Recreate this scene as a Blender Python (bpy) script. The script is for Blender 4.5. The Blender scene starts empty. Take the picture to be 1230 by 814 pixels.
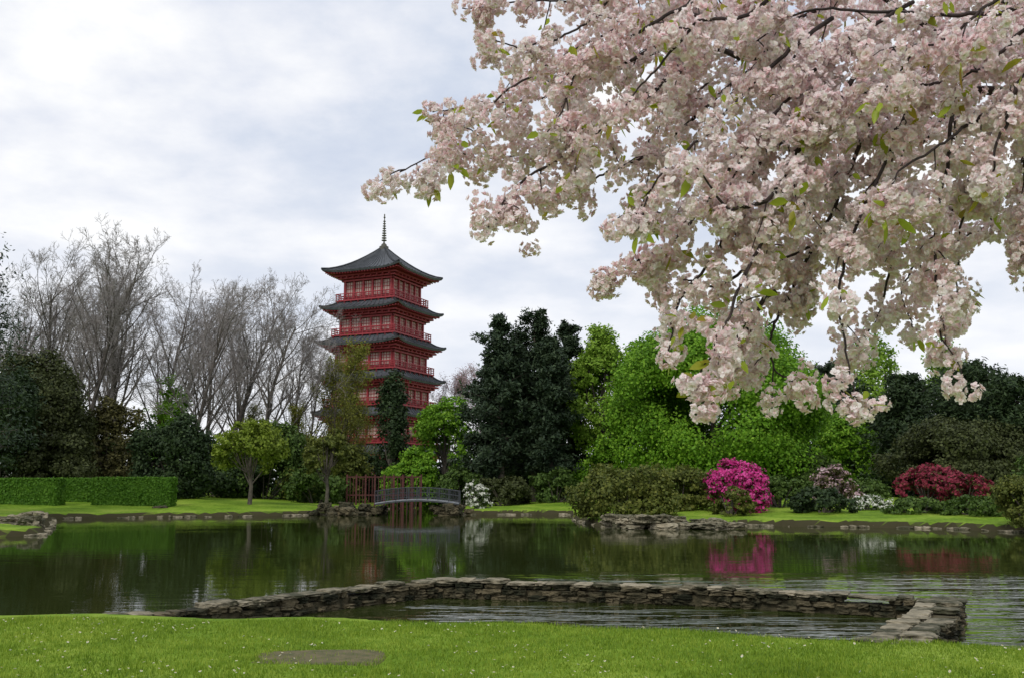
import bpy, math, random
import numpy as np
from mathutils import Vector, noise as mn
rad=math.radians
scene=bpy.context.scene
# ------------------------------------------------------------ survey helpers
F=1150.0; CZ=2.1; TH=math.atan(178/F); C_,S_=math.cos(TH),math.sin(TH)
def _d(px,py):
    u=(px-615)/F; v=(407-py)/F
    return u, C_-v*S_, S_+v*C_
def W(px,py,d):
    a,b,c=_d(px,py); t=d/b
    return np.array([a*t,d,CZ+c*t])
def G(px,py,z=0.0):
    a,b,c=_d(px,py); t=(z-CZ)/c
    return np.array([a*t,b*t])
def X(px,py,d): return W(px,py,d)[0]
def Z(py,d): return W(615,py,d)[2]
# ------------------------------------------------------------ mesh helpers
class Acc:
    def __init__(s): s.V=[]; s.F=[]; s.M=[]; s.n=0
    def add(s,V,Fc,m=0):
        V=np.asarray(V,float).reshape(-1,3); Fc=np.asarray(Fc,int)
        s.V.append(V); s.F.append(Fc+s.n); s.M.append(m); s.n+=len(V)
    def build(s,name,mats,smooth=False,loc=(0,0,0),parent=None,rotz=0):
        me=bpy.data.meshes.new(name)
        V=np.concatenate(s.V)
        me.vertices.add(len(V)); me.vertices.foreach_set('co',V.astype(np.float32).ravel())
        li=np.concatenate([f.ravel() for f in s.F])
        tot=np.concatenate([np.full(len(f),f.shape[1]) for f in s.F])
        mi=np.concatenate([np.full(len(f),m) for f,m in zip(s.F,s.M)])
        st=np.concatenate([[0],np.cumsum(tot)[:-1]])
        me.loops.add(len(li)); me.loops.foreach_set('vertex_index',li.astype(np.int32))
        me.polygons.add(len(tot)); me.polygons.foreach_set('loop_start',st.astype(np.int32))
        me.polygons.foreach_set('material_index',mi.astype(np.int32))
        me.polygons.foreach_set('use_smooth',np.full(len(tot),smooth))
        me.update(calc_edges=True)
        for m in mats: me.materials.append(m)
        return obj(name,me,loc,parent,rotz)
def obj(name,me,loc=(0,0,0),parent=None,rotz=0,scale=(1,1,1)):
    o=bpy.data.objects.new(name,me); scene.collection.objects.link(o)
    o.location=loc; o.rotation_euler=(0,0,rotz); o.scale=scale
    if parent: o.parent=parent
    return o
def nrm(v): return v/(np.linalg.norm(v,axis=-1,keepdims=True)+1e-9)
def tube(acc,pts,r,sides=5,m=0):
    pts=np.asarray(pts,float); n=len(pts); r=np.broadcast_to(np.asarray(r,float),(n,))
    t=np.gradient(pts,axis=0); t=nrm(t)
    ref=np.array([0.31,0.17,0.93]) if abs(nrm(pts[-1]-pts[0])[2])<0.85 else np.array([0.94,0.3,0.12])
    a=nrm(np.cross(t,ref)); b=np.cross(t,a)
    an=np.arange(sides)*2*math.pi/sides
    V=pts[:,None,:]+r[:,None,None]*(a[:,None,:]*np.cos(an)[None,:,None]+b[:,None,:]*np.sin(an)[None,:,None])
    i=np.arange(n-1)[:,None]*sides; j=np.arange(sides)[None,:]; k=(j+1)%sides
    Fq=np.stack([i+j,i+k,i+sides+k,i+sides+j],-1).reshape(-1,4)
    acc.add(V.reshape(-1,3),Fq,m)
BF=np.array([[0,3,2,1],[4,5,6,7],[0,1,5,4],[1,2,6,5],[2,3,7,6],[3,0,4,7]])
def box(acc,c,s,m=0,rz=0.0):
    x,y,z=[q/2 for q in s]
    V=np.array([[-x,-y,-z],[x,-y,-z],[x,y,-z],[-x,y,-z],[-x,-y,z],[x,-y,z],[x,y,z],[-x,y,z]])
    if rz:
        cc,ss=math.cos(rz),math.sin(rz); V=V@np.array([[cc,ss,0],[-ss,cc,0],[0,0,1]])
    acc.add(V+np.array(c),BF,m)
def leaves(acc,P,N,size,aspect,m,rng,rnd=0.8,droop=0.0):
    n=len(P); N=nrm(nrm(N)+rng.normal(0,rnd,(n,3))*0.7)
    t=rng.normal(0,1,(n,3)); t[:,2]-=droop
    t=nrm(t-N*np.sum(t*N,1,keepdims=True)); b=np.cross(N,t)
    s=size*rng.uniform(0.6,1.35,(n,1))*0.5
    V=np.stack([P-t*s,P+b*s*aspect-t*s*0.1,P+t*s,P-b*s*aspect-t*s*0.1],1)
    acc.add(V.reshape(-1,3),np.arange(n*4).reshape(-1,4),m)
def rdir(rng,n): return nrm(rng.normal(0,1,(n,3)))
# ------------------------------------------------------------ materials
def newmat(name):
    m=bpy.data.materials.new(name); m.use_nodes=True; nt=m.node_tree
    for n in list(nt.nodes): nt.nodes.remove(n)
    return m,nt,nt.nodes,nt.links
def out(nt,sh):
    o=nt.nodes.new('ShaderNodeOutputMaterial'); nt.links.new(sh,o.inputs[0])
def ramp(nt,fac,stops):
    r=nt.nodes.new('ShaderNodeValToRGB'); e=r.color_ramp.elements
    while len(e)<len(stops): e.new(0.5)
    for k,(p,c) in enumerate(stops): e[k].position=p; e[k].color=(*c,1)
    nt.links.new(fac,r.inputs[0]); return r.outputs[0]
def noise_n(nt,scale,detail=4,vec=None,rough=0.55):
    n=nt.nodes.new('ShaderNodeTexNoise'); n.inputs['Scale'].default_value=scale
    n.inputs['Detail'].default_value=detail; n.inputs['Roughness'].default_value=rough
    if vec is None:
        tc=nt.nodes.new('ShaderNodeTexCoord'); vec=tc.outputs['Object']
    nt.links.new(vec,n.inputs['Vector']); return n.outputs['Fac']
def mathn(nt,op,a,b=None):
    n=nt.nodes.new('ShaderNodeMath'); n.operation=op
    for i,q in enumerate((a,b)):
        if q is None: continue
        if isinstance(q,(int,float)): n.inputs[i].default_value=q
        else: nt.links.new(q,n.inputs[i])
    return n.outputs[0]
def leafmat(name,dark,mid,light,scale=0.35,trans=0.3,rough=0.6):
    m,nt,N,L=newmat(name)
    g=N.new('ShaderNodeNewGeometry')
    f=mathn(nt,'ADD',mathn(nt,'MULTIPLY',g.outputs['Random Per Island'],0.5),mathn(nt,'MULTIPLY',noise_n(nt,scale,3),0.6))
    col=ramp(nt,f,[(0.15,dark),(0.55,mid),(0.92,light)])
    p=N.new('ShaderNodeBsdfPrincipled'); L.new(col,p.inputs['Base Color']); p.inputs['Roughness'].default_value=rough
    p.inputs['Specular IOR Level'].default_value=0.2
    if trans>0:
        t=N.new('ShaderNodeBsdfTranslucent'); L.new(col,t.inputs['Color'])
        mx=N.new('ShaderNodeMixShader'); mx.inputs[0].default_value=trans
        L.new(p.outputs[0],mx.inputs[1]); L.new(t.outputs[0],mx.inputs[2]); out(nt,mx.outputs[0])
    else: out(nt,p.outputs[0])
    return m
def solidmat(name,c1,c2,scale=3,rough=0.8,bump=0.0,island=0.0,spec=0.3,bs=3,lo=0.3,hi=0.7):
    m,nt,N,L=newmat(name)
    f=noise_n(nt,scale,6,None,0.65)
    if island>0:
        g=N.new('ShaderNodeNewGeometry')
        f=mathn(nt,'ADD',mathn(nt,'MULTIPLY',f,1-island),mathn(nt,'MULTIPLY',g.outputs['Random Per Island'],island))
    col=ramp(nt,f,[(lo,c1),(hi,c2)])
    p=N.new('ShaderNodeBsdfPrincipled'); L.new(col,p.inputs['Base Color']); p.inputs['Roughness'].default_value=rough
    p.inputs['Specular IOR Level'].default_value=spec
    if bump>0:
        b=N.new('ShaderNodeBump'); b.inputs['Strength'].default_value=bump; b.inputs['Distance'].default_value=0.05
        L.new(noise_n(nt,scale*bs,8,None,0.7),b.inputs['Height']); L.new(b.outputs[0],p.inputs['Normal'])
    out(nt,p.outputs[0]); return m
M={}
M['bark']=solidmat('bark',(0.05,0.042,0.034),(0.13,0.11,0.09),4,0.9)
M['barkgrey']=solidmat('bark_grey',(0.06,0.052,0.045),(0.14,0.12,0.105),2,0.9)
M['twig']=solidmat('twig_grey',(0.18,0.16,0.15),(0.32,0.29,0.28),2,0.9)
M['barkpale']=solidmat('bark_pale',(0.15,0.12,0.115),(0.26,0.21,0.20),2,0.9)
M['barkcherry']=solidmat('bark_cherry',(0.018,0.012,0.012),(0.06,0.04,0.038),12,0.75,0.4)
M['green']=leafmat('leaf_fresh_green',(0.055,0.14,0.010),(0.15,0.32,0.020),(0.28,0.46,0.04))
M['green2']=leafmat('leaf_spring',(0.10,0.19,0.015),(0.20,0.34,0.034),(0.31,0.45,0.06))
M['lime']=leafmat('leaf_lime',(0.09,0.135,0.014),(0.18,0.25,0.024),(0.30,0.37,0.05))
M['budleaf']=leafmat('leaf_bud_yellow',(0.12,0.135,0.02),(0.21,0.22,0.035),(0.33,0.34,0.07))
M['olive']=leafmat('leaf_olive',(0.04,0.058,0.012),(0.11,0.135,0.024),(0.23,0.24,0.05))
M['dark']=leafmat('leaf_dark',(0.012,0.024,0.010),(0.029,0.053,0.018),(0.062,0.096,0.032),trans=0.15)
M['darkolive']=leafmat('leaf_dark_olive',(0.022,0.028,0.010),(0.050,0.062,0.018),(0.092,0.108,0.034),trans=0.15)
M['mid']=leafmat('leaf_mid',(0.026,0.055,0.010),(0.065,0.115,0.020),(0.125,0.19,0.038),trans=0.2)
M['brown']=leafmat('leaf_brownish',(0.035,0.035,0.014),(0.085,0.08,0.025),(0.15,0.14,0.045),trans=0.2)
M['pine']=leafmat('pine_needles',(0.013,0.025,0.014),(0.032,0.054,0.027),(0.066,0.096,0.044),trans=0.05)
M['hedge']=leafmat('hedge_leaf',(0.045,0.125,0.012),(0.09,0.21,0.018),(0.15,0.30,0.03),1.0)
M['magenta']=leafmat('azalea_magenta',(0.34,0.015,0.13),(0.66,0.045,0.28),(0.78,0.16,0.46),0.8)
M['crimson']=leafmat('azalea_crimson',(0.09,0.012,0.022),(0.23,0.025,0.05),(0.40,0.07,0.10),0.8)
M['palepink']=leafmat('flowers_pale_pink',(0.3,0.17,0.19),(0.5,0.33,0.36),(0.65,0.52,0.52),0.8)
M['white']=leafmat('flowers_white',(0.6,0.6,0.52),(0.75,0.75,0.66),(0.82,0.82,0.76),0.8)
M['stone']=solidmat('weathered_stone',(0.055,0.055,0.028),(0.38,0.33,0.23),5,0.95,0.9,0.25,bs=4,lo=0.38,hi=0.66)
M['stonedark']=solidmat('mossy_stone',(0.020,0.022,0.010),(0.19,0.155,0.09),5,0.95,0.9,0.3,bs=4,lo=0.35,hi=0.75)
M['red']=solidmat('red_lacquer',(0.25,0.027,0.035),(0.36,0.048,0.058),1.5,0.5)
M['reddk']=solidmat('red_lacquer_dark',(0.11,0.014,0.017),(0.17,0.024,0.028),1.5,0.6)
M['fence']=solidmat('weathered_red_wood',(0.065,0.024,0.023),(0.12,0.038,0.034),2,0.8)
M['tile']=solidmat('grey_roof_tile',(0.045,0.049,0.055),(0.10,0.108,0.12),1.2,0.5)
M['cream']=solidmat('paper_window',(0.42,0.30,0.27),(0.55,0.43,0.38),1.5,0.6)
M['bronze']=solidmat('bronze_finial',(0.07,0.07,0.06),(0.13,0.12,0.09),3,0.4)
M['iron']=solidmat('grey_iron',(0.035,0.038,0.043),(0.065,0.07,0.078),3,0.5)
M['paint']=solidmat('pale_grey_paint',(0.12,0.13,0.14),(0.20,0.21,0.22),3,0.6)
# ------------------------------------------------------------ pond outline
farpts=[(60,25),(40,37)]+[tuple(G(*q,0.05)) for q in [(1232,638),(1150,634),(1050,632),(885,630),(850,633),(730,632),(694,624),(690,617),(620,617),(556,617),(540,611),(530,603),(480,603),(462,611),(440,615),(388,617),(300,619),(200,620),(62,622),(58,632),(48,641),(0,643)]]+[(-42,42),(-62,30)]
near=[(-62,13.0)]+[tuple(G(*q,0.35)) for q in [(0,736),(200,737),(420,738),(700,750),(1030,767),(1230,773)]]+[(30,9.0),(60,8)]
POLY=np.array(near+farpts)
def sdist(P):
    A=POLY; B=np.roll(POLY,-1,0)
    dmin=np.full(len(P),1e9); ins=np.zeros(len(P),bool)
    for a,b in zip(A,B):
        ab=b-a; t=np.clip(((P-a)@ab)/(ab@ab),0,1)
        dmin=np.minimum(dmin,np.linalg.norm(P-(a+t[:,None]*ab),axis=1))
        c=((a[1]>P[:,1])!=(b[1]>P[:,1]))
        xi=(b[0]-a[0])*(P[:,1]-a[1])/(b[1]-a[1]+1e-12)+a[0]
        ins^=(c&(P[:,0]<xi))
    return np.where(ins,-dmin,dmin)
def hgt(P):
    P=np.atleast_2d(P); d=sdist(P)
    wob=0.12*np.sin(P[:,0]*1.7)+0.08*np.sin(P[:,0]*4.3+P[:,1]*2)
    far=np.clip((P[:,1]-25)/10,0,1)
    dd=d+wob*far*1.5+(1-far)*0.3*wob
    s=np.clip((dd+0.25+0.35*far)/(0.30+0.5*far),0,1); s=s*s*(3-2*s)
    z=-0.9+s*(0.9+0.33)
    z+=far*np.clip(dd,0,18)*0.05
    z+=np.clip((P[:,1]-95)/60,0,1)*1.0
    z+=(0.02*np.sin(P[:,0]*0.8+P[:,1]*0.5)+0.015*np.sin(P[:,0]*2.1-P[:,1]*1.3))*(d>0)
    return z
def h1(x,y): return float(hgt(np.array([[x,y]]))[0])
def grow(a,step,k,lim):
    r=[a]; 
    while abs(r[-1])<lim: r.append(r[-1]+step); step*=k
    return r[1:]
xs=np.concatenate([grow(-60,-1,1.25,3000)[::-1],np.arange(-60,-14,0.45),np.arange(-14,14,0.16),np.arange(14,60,0.45),grow(60,1,1.25,3000)])
ys=np.concatenate([grow(-6,-1,1.4,800)[::-1],np.arange(-6,8.5,0.5),np.arange(8.5,14.5,0.07),np.arange(14.5,40,0.8),np.arange(40,92,0.3),grow(92,0.6,1.2,4000)])
gx,gy=np.meshgrid(xs,ys); P=np.stack([gx.ravel(),gy.ravel()],1)
gz=np.concatenate([hgt(q) for q in np.array_split(P,20)])
nx,ny=len(xs),len(ys)
i=(np.arange(ny-1)[:,None]*nx+np.arange(nx-1)[None,:]).ravel()
a=Acc(); a.add(np.column_stack([P,gz]),np.stack([i,i+1,i+nx+1,i+nx],1))
m,nt,N,L=newmat('lawn_soil_and_grass')
f=mathn(nt,'ADD',mathn(nt,'MULTIPLY',noise_n(nt,0.30,4),0.6),mathn(nt,'MULTIPLY',noise_n(nt,5,5),0.4))
col=ramp(nt,f,[(0.38,(0.08,0.15,0.010)),(0.5,(0.155,0.26,0.020)),(0.62,(0.26,0.35,0.045))])
g=N.new('ShaderNodeNewGeometry'); sx=N.new('ShaderNodeSeparateXYZ'); L.new(g.outputs['True Normal'],sx.inputs[0])
sf=ramp(nt,sx.outputs['Z'],[(0.80,(0,0,0)),(0.93,(1,1,1))])
mx=N.new('ShaderNodeMixRGB'); L.new(sf,mx.inputs[0]); mx.inputs[1].default_value=(0.05,0.045,0.022,1); L.new(col,mx.inputs[2])
p=N.new('ShaderNodeBsdfPrincipled'); L.new(mx.outputs[0],p.inputs['Base Color']); p.inputs['Roughness'].default_value=0.9; p.inputs['Specular IOR Level'].default_value=0.1
b=N.new('ShaderNodeBump'); b.inputs['Strength'].default_value=0.6; b.inputs['Distance'].default_value=0.04
L.new(noise_n(nt,30,6),b.inputs['Height']); L.new(b.outputs[0],p.inputs['Normal']); out(nt,p.outputs[0])
a.build('ground',[m],smooth=True)
# ------------------------------------------------------------ water
m,nt,N,L=newmat('pond_water')
tc=N.new('ShaderNodeTexCoord')
def mapn(sc,rz=0):
    q=N.new('ShaderNodeMapping'); q.inputs['Scale'].default_value=sc; q.inputs['Rotation'].default_value=(0,0,rz); L.new(tc.outputs['Object'],q.inputs[0]); return q.outputs[0]
n1=noise_n(nt,1.7,1,mapn((0.55,1.35,1),0.12)); n2=noise_n(nt,4.5,2,mapn((0.7,1.5,1),-0.2))
big=noise_n(nt,0.16,3,mapn((0.45,1.3,1)))
bigr=N.new('ShaderNodeMapRange'); L.new(big,bigr.inputs[0]); bigr.inputs[1].default_value=0.42; bigr.inputs[2].default_value=0.62
pat_=noise_n(nt,0.7,3,mapn((0.45,1.5,1)))
patr=N.new('ShaderNodeMapRange'); L.new(pat_,patr.inputs[0]); patr.inputs[1].default_value=0.38; patr.inputs[2].default_value=0.58; patr.inputs[3].default_value=0.2
sp=N.new('ShaderNodeSeparateXYZ'); L.new(tc.outputs['Object'],sp.inputs[0])
def clampn(v):
    q=N.new('ShaderNodeClamp'); L.new(v,q.inputs[0]); return q.outputs[0]
gr=clampn(mathn(nt,'MULTIPLY',mathn(nt,'ADD',sp.outputs['X'],3.5),0.17))
gn=clampn(mathn(nt,'MULTIPLY',mathn(nt,'SUBTRACT',25,sp.outputs['Y']),0.11))
rip=mathn(nt,'MULTIPLY',mathn(nt,'MULTIPLY',gr,gn),patr.outputs[0])
amp=mathn(nt,'ADD',0.022,mathn(nt,'ADD',mathn(nt,'MULTIPLY',rip,2.6),mathn(nt,'MULTIPLY',bigr.outputs[0],0.06)))
hh=mathn(nt,'MULTIPLY',mathn(nt,'ADD',n1,mathn(nt,'MULTIPLY',n2,0.4)),amp)
b=N.new('ShaderNodeBump'); b.inputs['Strength'].default_value=1.0; b.inputs['Distance'].default_value=0.06; L.new(hh,b.inputs['Height'])
p=N.new('ShaderNodeBsdfPrincipled'); p.inputs['Base Color'].default_value=(0.026,0.035,0.008,1)
p.inputs['Roughness'].default_value=0.01; p.inputs['IOR'].default_value=1.33; L.new(b.outputs[0],p.inputs['Normal']); out(nt,p.outputs[0])
a=Acc(); a.add([[-90,3,0],[90,3,0],[90,112,0],[-90,112,0]],[[0,1,2,3]]); a.build('pond_water',[m])
# ------------------------------------------------------------ stones
q=6; RV=[];idx={}; RF=[]
def rk(v):
    k=tuple(np.round(v,5))
    if k not in idx: idx[k]=len(RV); RV.append(v)
    return idx[k]
for ax in range(3):
    for sg in (-1,1):
        for ii in range(q):
            for jj in range(q):
                fc=[]
                for (di,dj) in ((0,0),(1,0),(1,1),(0,1)):
                    v=[0,0,0]; v[ax]=sg; v[(ax+1)%3]=-1+2*(ii+di)/q; v[(ax+2)%3]=-1+2*(jj+dj)/q; fc.append(rk(v))
                RF.append(fc if sg>0 else fc[::-1])
RV=np.array(RV,float); RF=np.array(RF)
def rock(acc,c,s,rng,rz=0.0,p=6,amp=0.12,m=0):
    V=RV/ (np.sum(np.abs(RV)**p,1,keepdims=True)**(1/p))
    o=rng.uniform(0,100,3)
    dsp=np.array([mn.noise(Vector(v*1.3+o))+0.6*mn.noise(Vector(v*3.6+o)) for v in V])
    V=V*(1+amp*dsp[:,None]*1.5)
    V=V*np.array(s)/2
    cc,ss=math.cos(rz),math.sin(rz); V=V@np.array([[cc,ss,0],[-ss,cc,0],[0,0,1]])
    acc.add(V+np.array(c),RF,m)
rng=np.random.default_rng(5)
def wall(name,pts,ztop,thick,courses,cap=0.05,zb=-0.2,caplen=(0.2,0.6)):
    a=Acc()
    for (p0,t0),(p1,t1) in zip(zip(pts[:-1],thick[:-1]),zip(pts[1:],thick[1:])):
        p0=np.array(p0);p1=np.array(p1); Ls=np.linalg.norm(p1-p0); dr=(p1-p0)/Ls; nr=np.array([-dr[1],dr[0]]); ang=math.atan2(dr[1],dr[0])
        box(a,(*( (p0+p1)/2),(zb+ztop-0.16)/2),(Ls,max(t0,t1)*0.62,ztop-0.16-zb),0,ang)
        zs=np.linspace(zb,ztop-cap,courses+1)
        for k in range(courses):
            hh=zs[k+1]-zs[k]
            s=-rng.uniform(0,0.2)
            while s<Ls:
                l=rng.uniform(0.12,0.42); tt=t0+(t1-t0)*np.clip(s/Ls,0,1)
                if rng.random()>0.09:
                    c=p0+dr*(s+l/2)+nr*rng.uniform(-0.045,0.045)
                    rock(a,(c[0],c[1],zs[k]+hh/2+rng.uniform(-.01,.01)),(l*0.95,tt*rng.uniform(0.82,1.02),hh*rng.uniform(0.75,1.1)),rng,ang+rng.uniform(-0.08,0.08),8,0.16)
                s+=l
        s=0
        while s<Ls:
            l=rng.uniform(*caplen); tt=t0+(t1-t0)*np.clip(s/Ls,0,1)
            nrow=1 if tt<0.5 else 2
            for rr in range(nrow):
                off=(rr-(nrow-1)/2)*tt/nrow*1.03
                c=p0+dr*(s+l/2)+nr*(off+rng.uniform(-0.04,0.04))
                if rng.random()>0.09:
                    rock(a,(c[0],c[1],ztop-cap/2+rng.uniform(-0.035,0.012)),(l*0.98,tt/nrow*rng.uniform(0.85,1.12),cap*rng.uniform(0.8,1.7)),rng,ang+rng.uniform(-0.10,0.10),8,0.15,1)
            s+=l
    return a.build(name,[M['stonedark'],M['stone']],smooth=False)
zt=0.34
gp=lambda px,py:tuple(G(px,py,zt))
wall('stone_wall',[gp(128,737),gp(300,719),gp(440,702),gp(528,694)],zt,[0.35,0.4,0.45,0.45],5)
wall('stone_wall',[gp(528,695),gp(820,702),gp(1125,717)],zt+0.01,[0.42,0.42,0.42],5)
wall('stone_wall',[gp(1133,719),gp(1112,742),gp(1066,772)],zt+0.02,[0.62,0.66,0.7],5)
def rockgroup(name,lst,m='stonedark'):
    a=Acc()
    for (px,py,d,w,hg) in lst:
        x=X(px,600,d)
        for q_ in range(3):
            s=w*rng.uniform(0.5,1.0)
            rock(a,(x+rng.normal(0,w*0.3),d+rng.normal(0,w*0.25),hg*(0.05+0.28*q_)),(s,s*rng.uniform(0.6,0.9),hg*rng.uniform(0.4,0.6)),rng,rng.uniform(0,3),4.5,0.30)
    return a.build(name,[M[m]],smooth=False)
rockgroup('shore_rocks',[(735+16*k+rng.uniform(-4,4),0,50.2+rng.uniform(-0.5,1.0),rng.uniform(0.9,1.6),rng.uniform(0.5,0.95)) for k in range(9)]+[(850,0,49.6,1.7,0.5),(790,0,50.2,2.0,0.8)],'stone')
rockgroup('shore_rocks',[(390+9*k,0,74+rng.uniform(-1,2),rng.uniform(0.8,1.5),rng.uniform(0.7,1.2)) for k in range(8)]+[(530+7*k,0,74+rng.uniform(-1,2),rng.uniform(0.8,1.3),rng.uniform(0.8,1.2)) for k in range(5)])
rockgroup('shore_rocks',[(-30+9*k,0,45+rng.uniform(-0.6,3),rng.uniform(0.9,1.8),rng.uniform(0.6,1.0)) for k in range(9)]+[(20+8*k,0,52+2*k,1.2,0.8) for k in range(4)],'stone')
rockgroup('shore_rocks',[(200,0,74,1.3,0.8),(214,0,74.5,1.2,0.6),(228,0,74,0.8,0.5)])
a=Acc(); fp=[np.array(q) for q in farpts[2:25]]
for p0,p1 in zip(fp[:-1],fp[1:]):
    Ls=np.linalg.norm(p1-p0); s=0; ang=math.atan2(*(p1-p0)[::-1])
    while s<Ls:
        l=rng.uniform(0.3,0.9); c=p0+(p1-p0)*min(1,(s+l/2)/Ls)
        if rng.random()>0.35: rock(a,(c[0]+rng.uniform(-.2,.2),c[1]+rng.uniform(-.15,.2),0.0),(l,0.4,rng.uniform(0.12,0.26)),rng,ang,5,0.2)
        s+=l
a.build('stone_edging',[M['stone']],smooth=True)
a=Acc(); c=G(385,788,0.34); hc=h1(c[0],c[1]); rock(a,(c[0],c[1],hc-0.043),(1.42,1.0,0.11),rng,0.03,5,0.08); a.build('bare_patch',[solidmat('bare_patch_earth',(0.065,0.08,0.025),(0.19,0.15,0.08),6,0.95,0.6)],smooth=True)  # flattened rock mesh standing in for a bare patch in the lawn
# ------------------------------------------------------------ near grass + daisies
rng=np.random.default_rng(11)
n=340000
px=rng.uniform(-11,11,n); py=rng.uniform(7.2,13.4,n)
k=(np.abs(px)<0.62*py+1.0); px,py=px[k],py[k]
PP=np.stack([px,py],1); sd=sdist(PP)
ell=((px-c[0])/0.62)**2+((py-c[1])/0.43)**2+0.35*np.sin(px*23)*np.sin(py*19)
k=(sd>0.0)&~((ell<1.0)&(rng.random(len(px))>0.12)); PP=PP[k]
zz=np.concatenate([hgt(q) for q in np.array_split(PP,8)])
n=len(PP); base=np.column_stack([PP,zz-0.004])
pat=np.array([0.5+0.5*mn.noise(Vector((x*0.9,y*0.9,0)))+0.35*mn.noise(Vector((x*3.5,y*3.5,4))) for x,y in PP])
hl=(rng.uniform(0.02,0.055,n)*(0.40+1.1*pat))[:,None]
dr=rdir(rng,n); dr[:,2]=0; dr=nrm(dr); sdv=np.cross(dr,[0,0,1])
w=rng.uniform(0.003,0.006,(n,1))
tip=base+dr*hl*rng.uniform(0.1,0.9,(n,1))+np.array([0,0,1])*hl
a=Acc(); a.add(np.stack([base-sdv*w,base+sdv*w,tip],1).reshape(-1,3),np.arange(n*3).reshape(-1,3))
M['blade']=leafmat('grass_blade',(0.06,0.13,0.008),(0.185,0.29,0.020),(0.42,0.50,0.07),1.1,0.4)
a.build('lawn_grass',[M['blade']])
a=Acc(); n=700
dx=rng.uniform(-9,9,n*3); dy=8.2+4.9*rng.random(n*3)**0.8; k=[i for i in range(n*3) if mn.noise(Vector((dx[i]*0.5,dy[i]*0.8,5)))>-0.08][:n]
D=np.stack([dx[k],dy[k]],1); D=D[sdist(D)>0.1]; dz=hgt(D)
for (x,y),z in zip(D,dz):
    t=np.linspace(0,2*math.pi,9)[:-1]; r=rng.uniform(0.008,0.015); tl=rng.normal(0,0.35,2); zc=z+rng.uniform(0.03,0.05)
    ring=np.stack([x+r*np.cos(t),y+r*np.sin(t),zc+0.003+r*(tl[0]*np.cos(t)+tl[1]*np.sin(t))],1)
    V=np.vstack([ring,[[x,y,zc]]]); a.add(V,[[q,(q+1)%8,8] for q in range(8)],0)
    cy=np.stack([x+r*.4*np.cos(t),y+r*.4*np.sin(t),zc+0.006+r*.4*(tl[0]*np.cos(t)+tl[1]*np.sin(t))],1); a.add(np.vstack([cy,[[x,y,zc+0.009]]]),[[q,(q+1)%8,8] for q in range(8)],1)
a.build('daisies',[M['white'],solidmat('daisy_yellow',(0.6,0.4,0.02),(0.7,0.5,0.03))])
# ------------------------------------------------------------ vegetation generators
def crown_pts(rng,c,r,nl,ls,n,cl=26,shell=(0.80,1.04),bottom=-0.5):
    c=np.array(c);r=np.array(r)
    d=rdir(rng,nl*4); d=d[d[:,2]>bottom][:nl]; nl=len(d)
    lc=c+d*r*rng.uniform(0.55,0.80,(nl,1)); lr=ls*rng.uniform(0.65,1.3,(nl,1))*r
    lc=np.vstack([lc,c]); lr=np.vstack([lr,r*0.72])
    wgt=(lr[:,0]*lr[:,2]); wgt/=wgt.sum()
    nc=max(6,n//cl); li=rng.choice(len(lc),nc,p=wgt)
    dd=rdir(rng,nc); outw=nrm((lc[li]-c)/r+1e-6); flip=np.sum(dd*outw,1)<-0.25; dd[flip]*=-1
    cc=lc[li]+dd*lr[li]*rng.uniform(*shell,(nc,1))
    ci=rng.integers(0,nc,n); sg=(np.mean(r)*ls*0.20)
    P=cc[ci]+rng.normal(0,1,(n,3))*sg*np.array([1,1,0.7])
    Nn=nrm(dd[ci]+np.array([0,0,0.35]))
    return P,Nn,lc
def leafcount(r,size,asp,cov):
    A=4*math.pi*((r[0]*r[2])+(r[0]*r[1])+(r[1]*r[2]))/3
    return int(A*cov/(size*size*asp*0.5*1.0))
def deciduous(name,px0,px1,ptop,d,leaf,seed,pbot=None,size=None,cov=2.2,nl=16,ls=0.38,bark='bark',fl=None,trunk=True,depthf=0.85,flfrac=0.4,asp=0.75,bottom=-0.5):
    rng=np.random.default_rng(seed)
    x=X((px0+px1)/2,560,d); wdt=(px1-px0)*d/F/2; zt_=Z(ptop,d); g=h1(x,d)
    zb=Z(pbot,d) if pbot else g+0.15
    zb=max(zb,g-0.1)
    if not trunk:
        zb=g-0.35*(zt_-g)
    size=size or 0.0030*d
    r=(wdt*0.93,wdt*depthf,(zt_-zb)/2*0.96); c=np.array([0,0,(zt_+zb)/2-g])
    n=leafcount(r,size,asp,cov)
    P,Nn,lc=crown_pts(rng,c,r,nl,ls,n,bottom=bottom)
    a=Acc()
    if not trunk:
        k=P[:,2]>-0.05; P,Nn=P[k],Nn[k]; n=len(P)
    P[:,2]=np.maximum(P[:,2],0.05)
    if fl:
        k=rng.random(n)<flfrac
        leaves(a,P[~k],Nn[~k],size,asp,1,rng); leaves(a,P[k]+Nn[k]*size*0.5,Nn[k],size*0.9,0.9,2,rng,0.5)
    else: leaves(a,P,Nn,size,asp,1,rng)
    if trunk:
        tr=max(0.06,0.022*(zt_-g)); H=c[2]
        pts=[(0,0,-0.2),(0.02*H,0,H*0.35),(-0.02*H,0.02*H,H*0.7),(0,0,H*1.2)]
        tube(a,pts,[tr*1.25,tr,tr*0.75,tr*0.3],8,0)
        for l in lc[:14]:
            s0=np.array([0,0,H*rng.uniform(0.35,0.75)]); mid=(s0+l)/2+np.array([0,0,-0.05*H])
            tube(a,[s0,mid,l],[tr*0.45,tr*0.3,tr*0.1],5,0)
    else:
        for l in lc[:8]:
            if l[2]>0.2: tube(a,[(l[0]*0.2,l[1]*0.2,-0.1),l*0.5+np.array([0,0,-.1]),l],[0.07,0.05,0.02],5,0)
    mats=[M[bark],M[leaf]]+([M[fl]] if fl else [])
    return a.build(name,mats,loc=(x,d,g))
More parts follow.
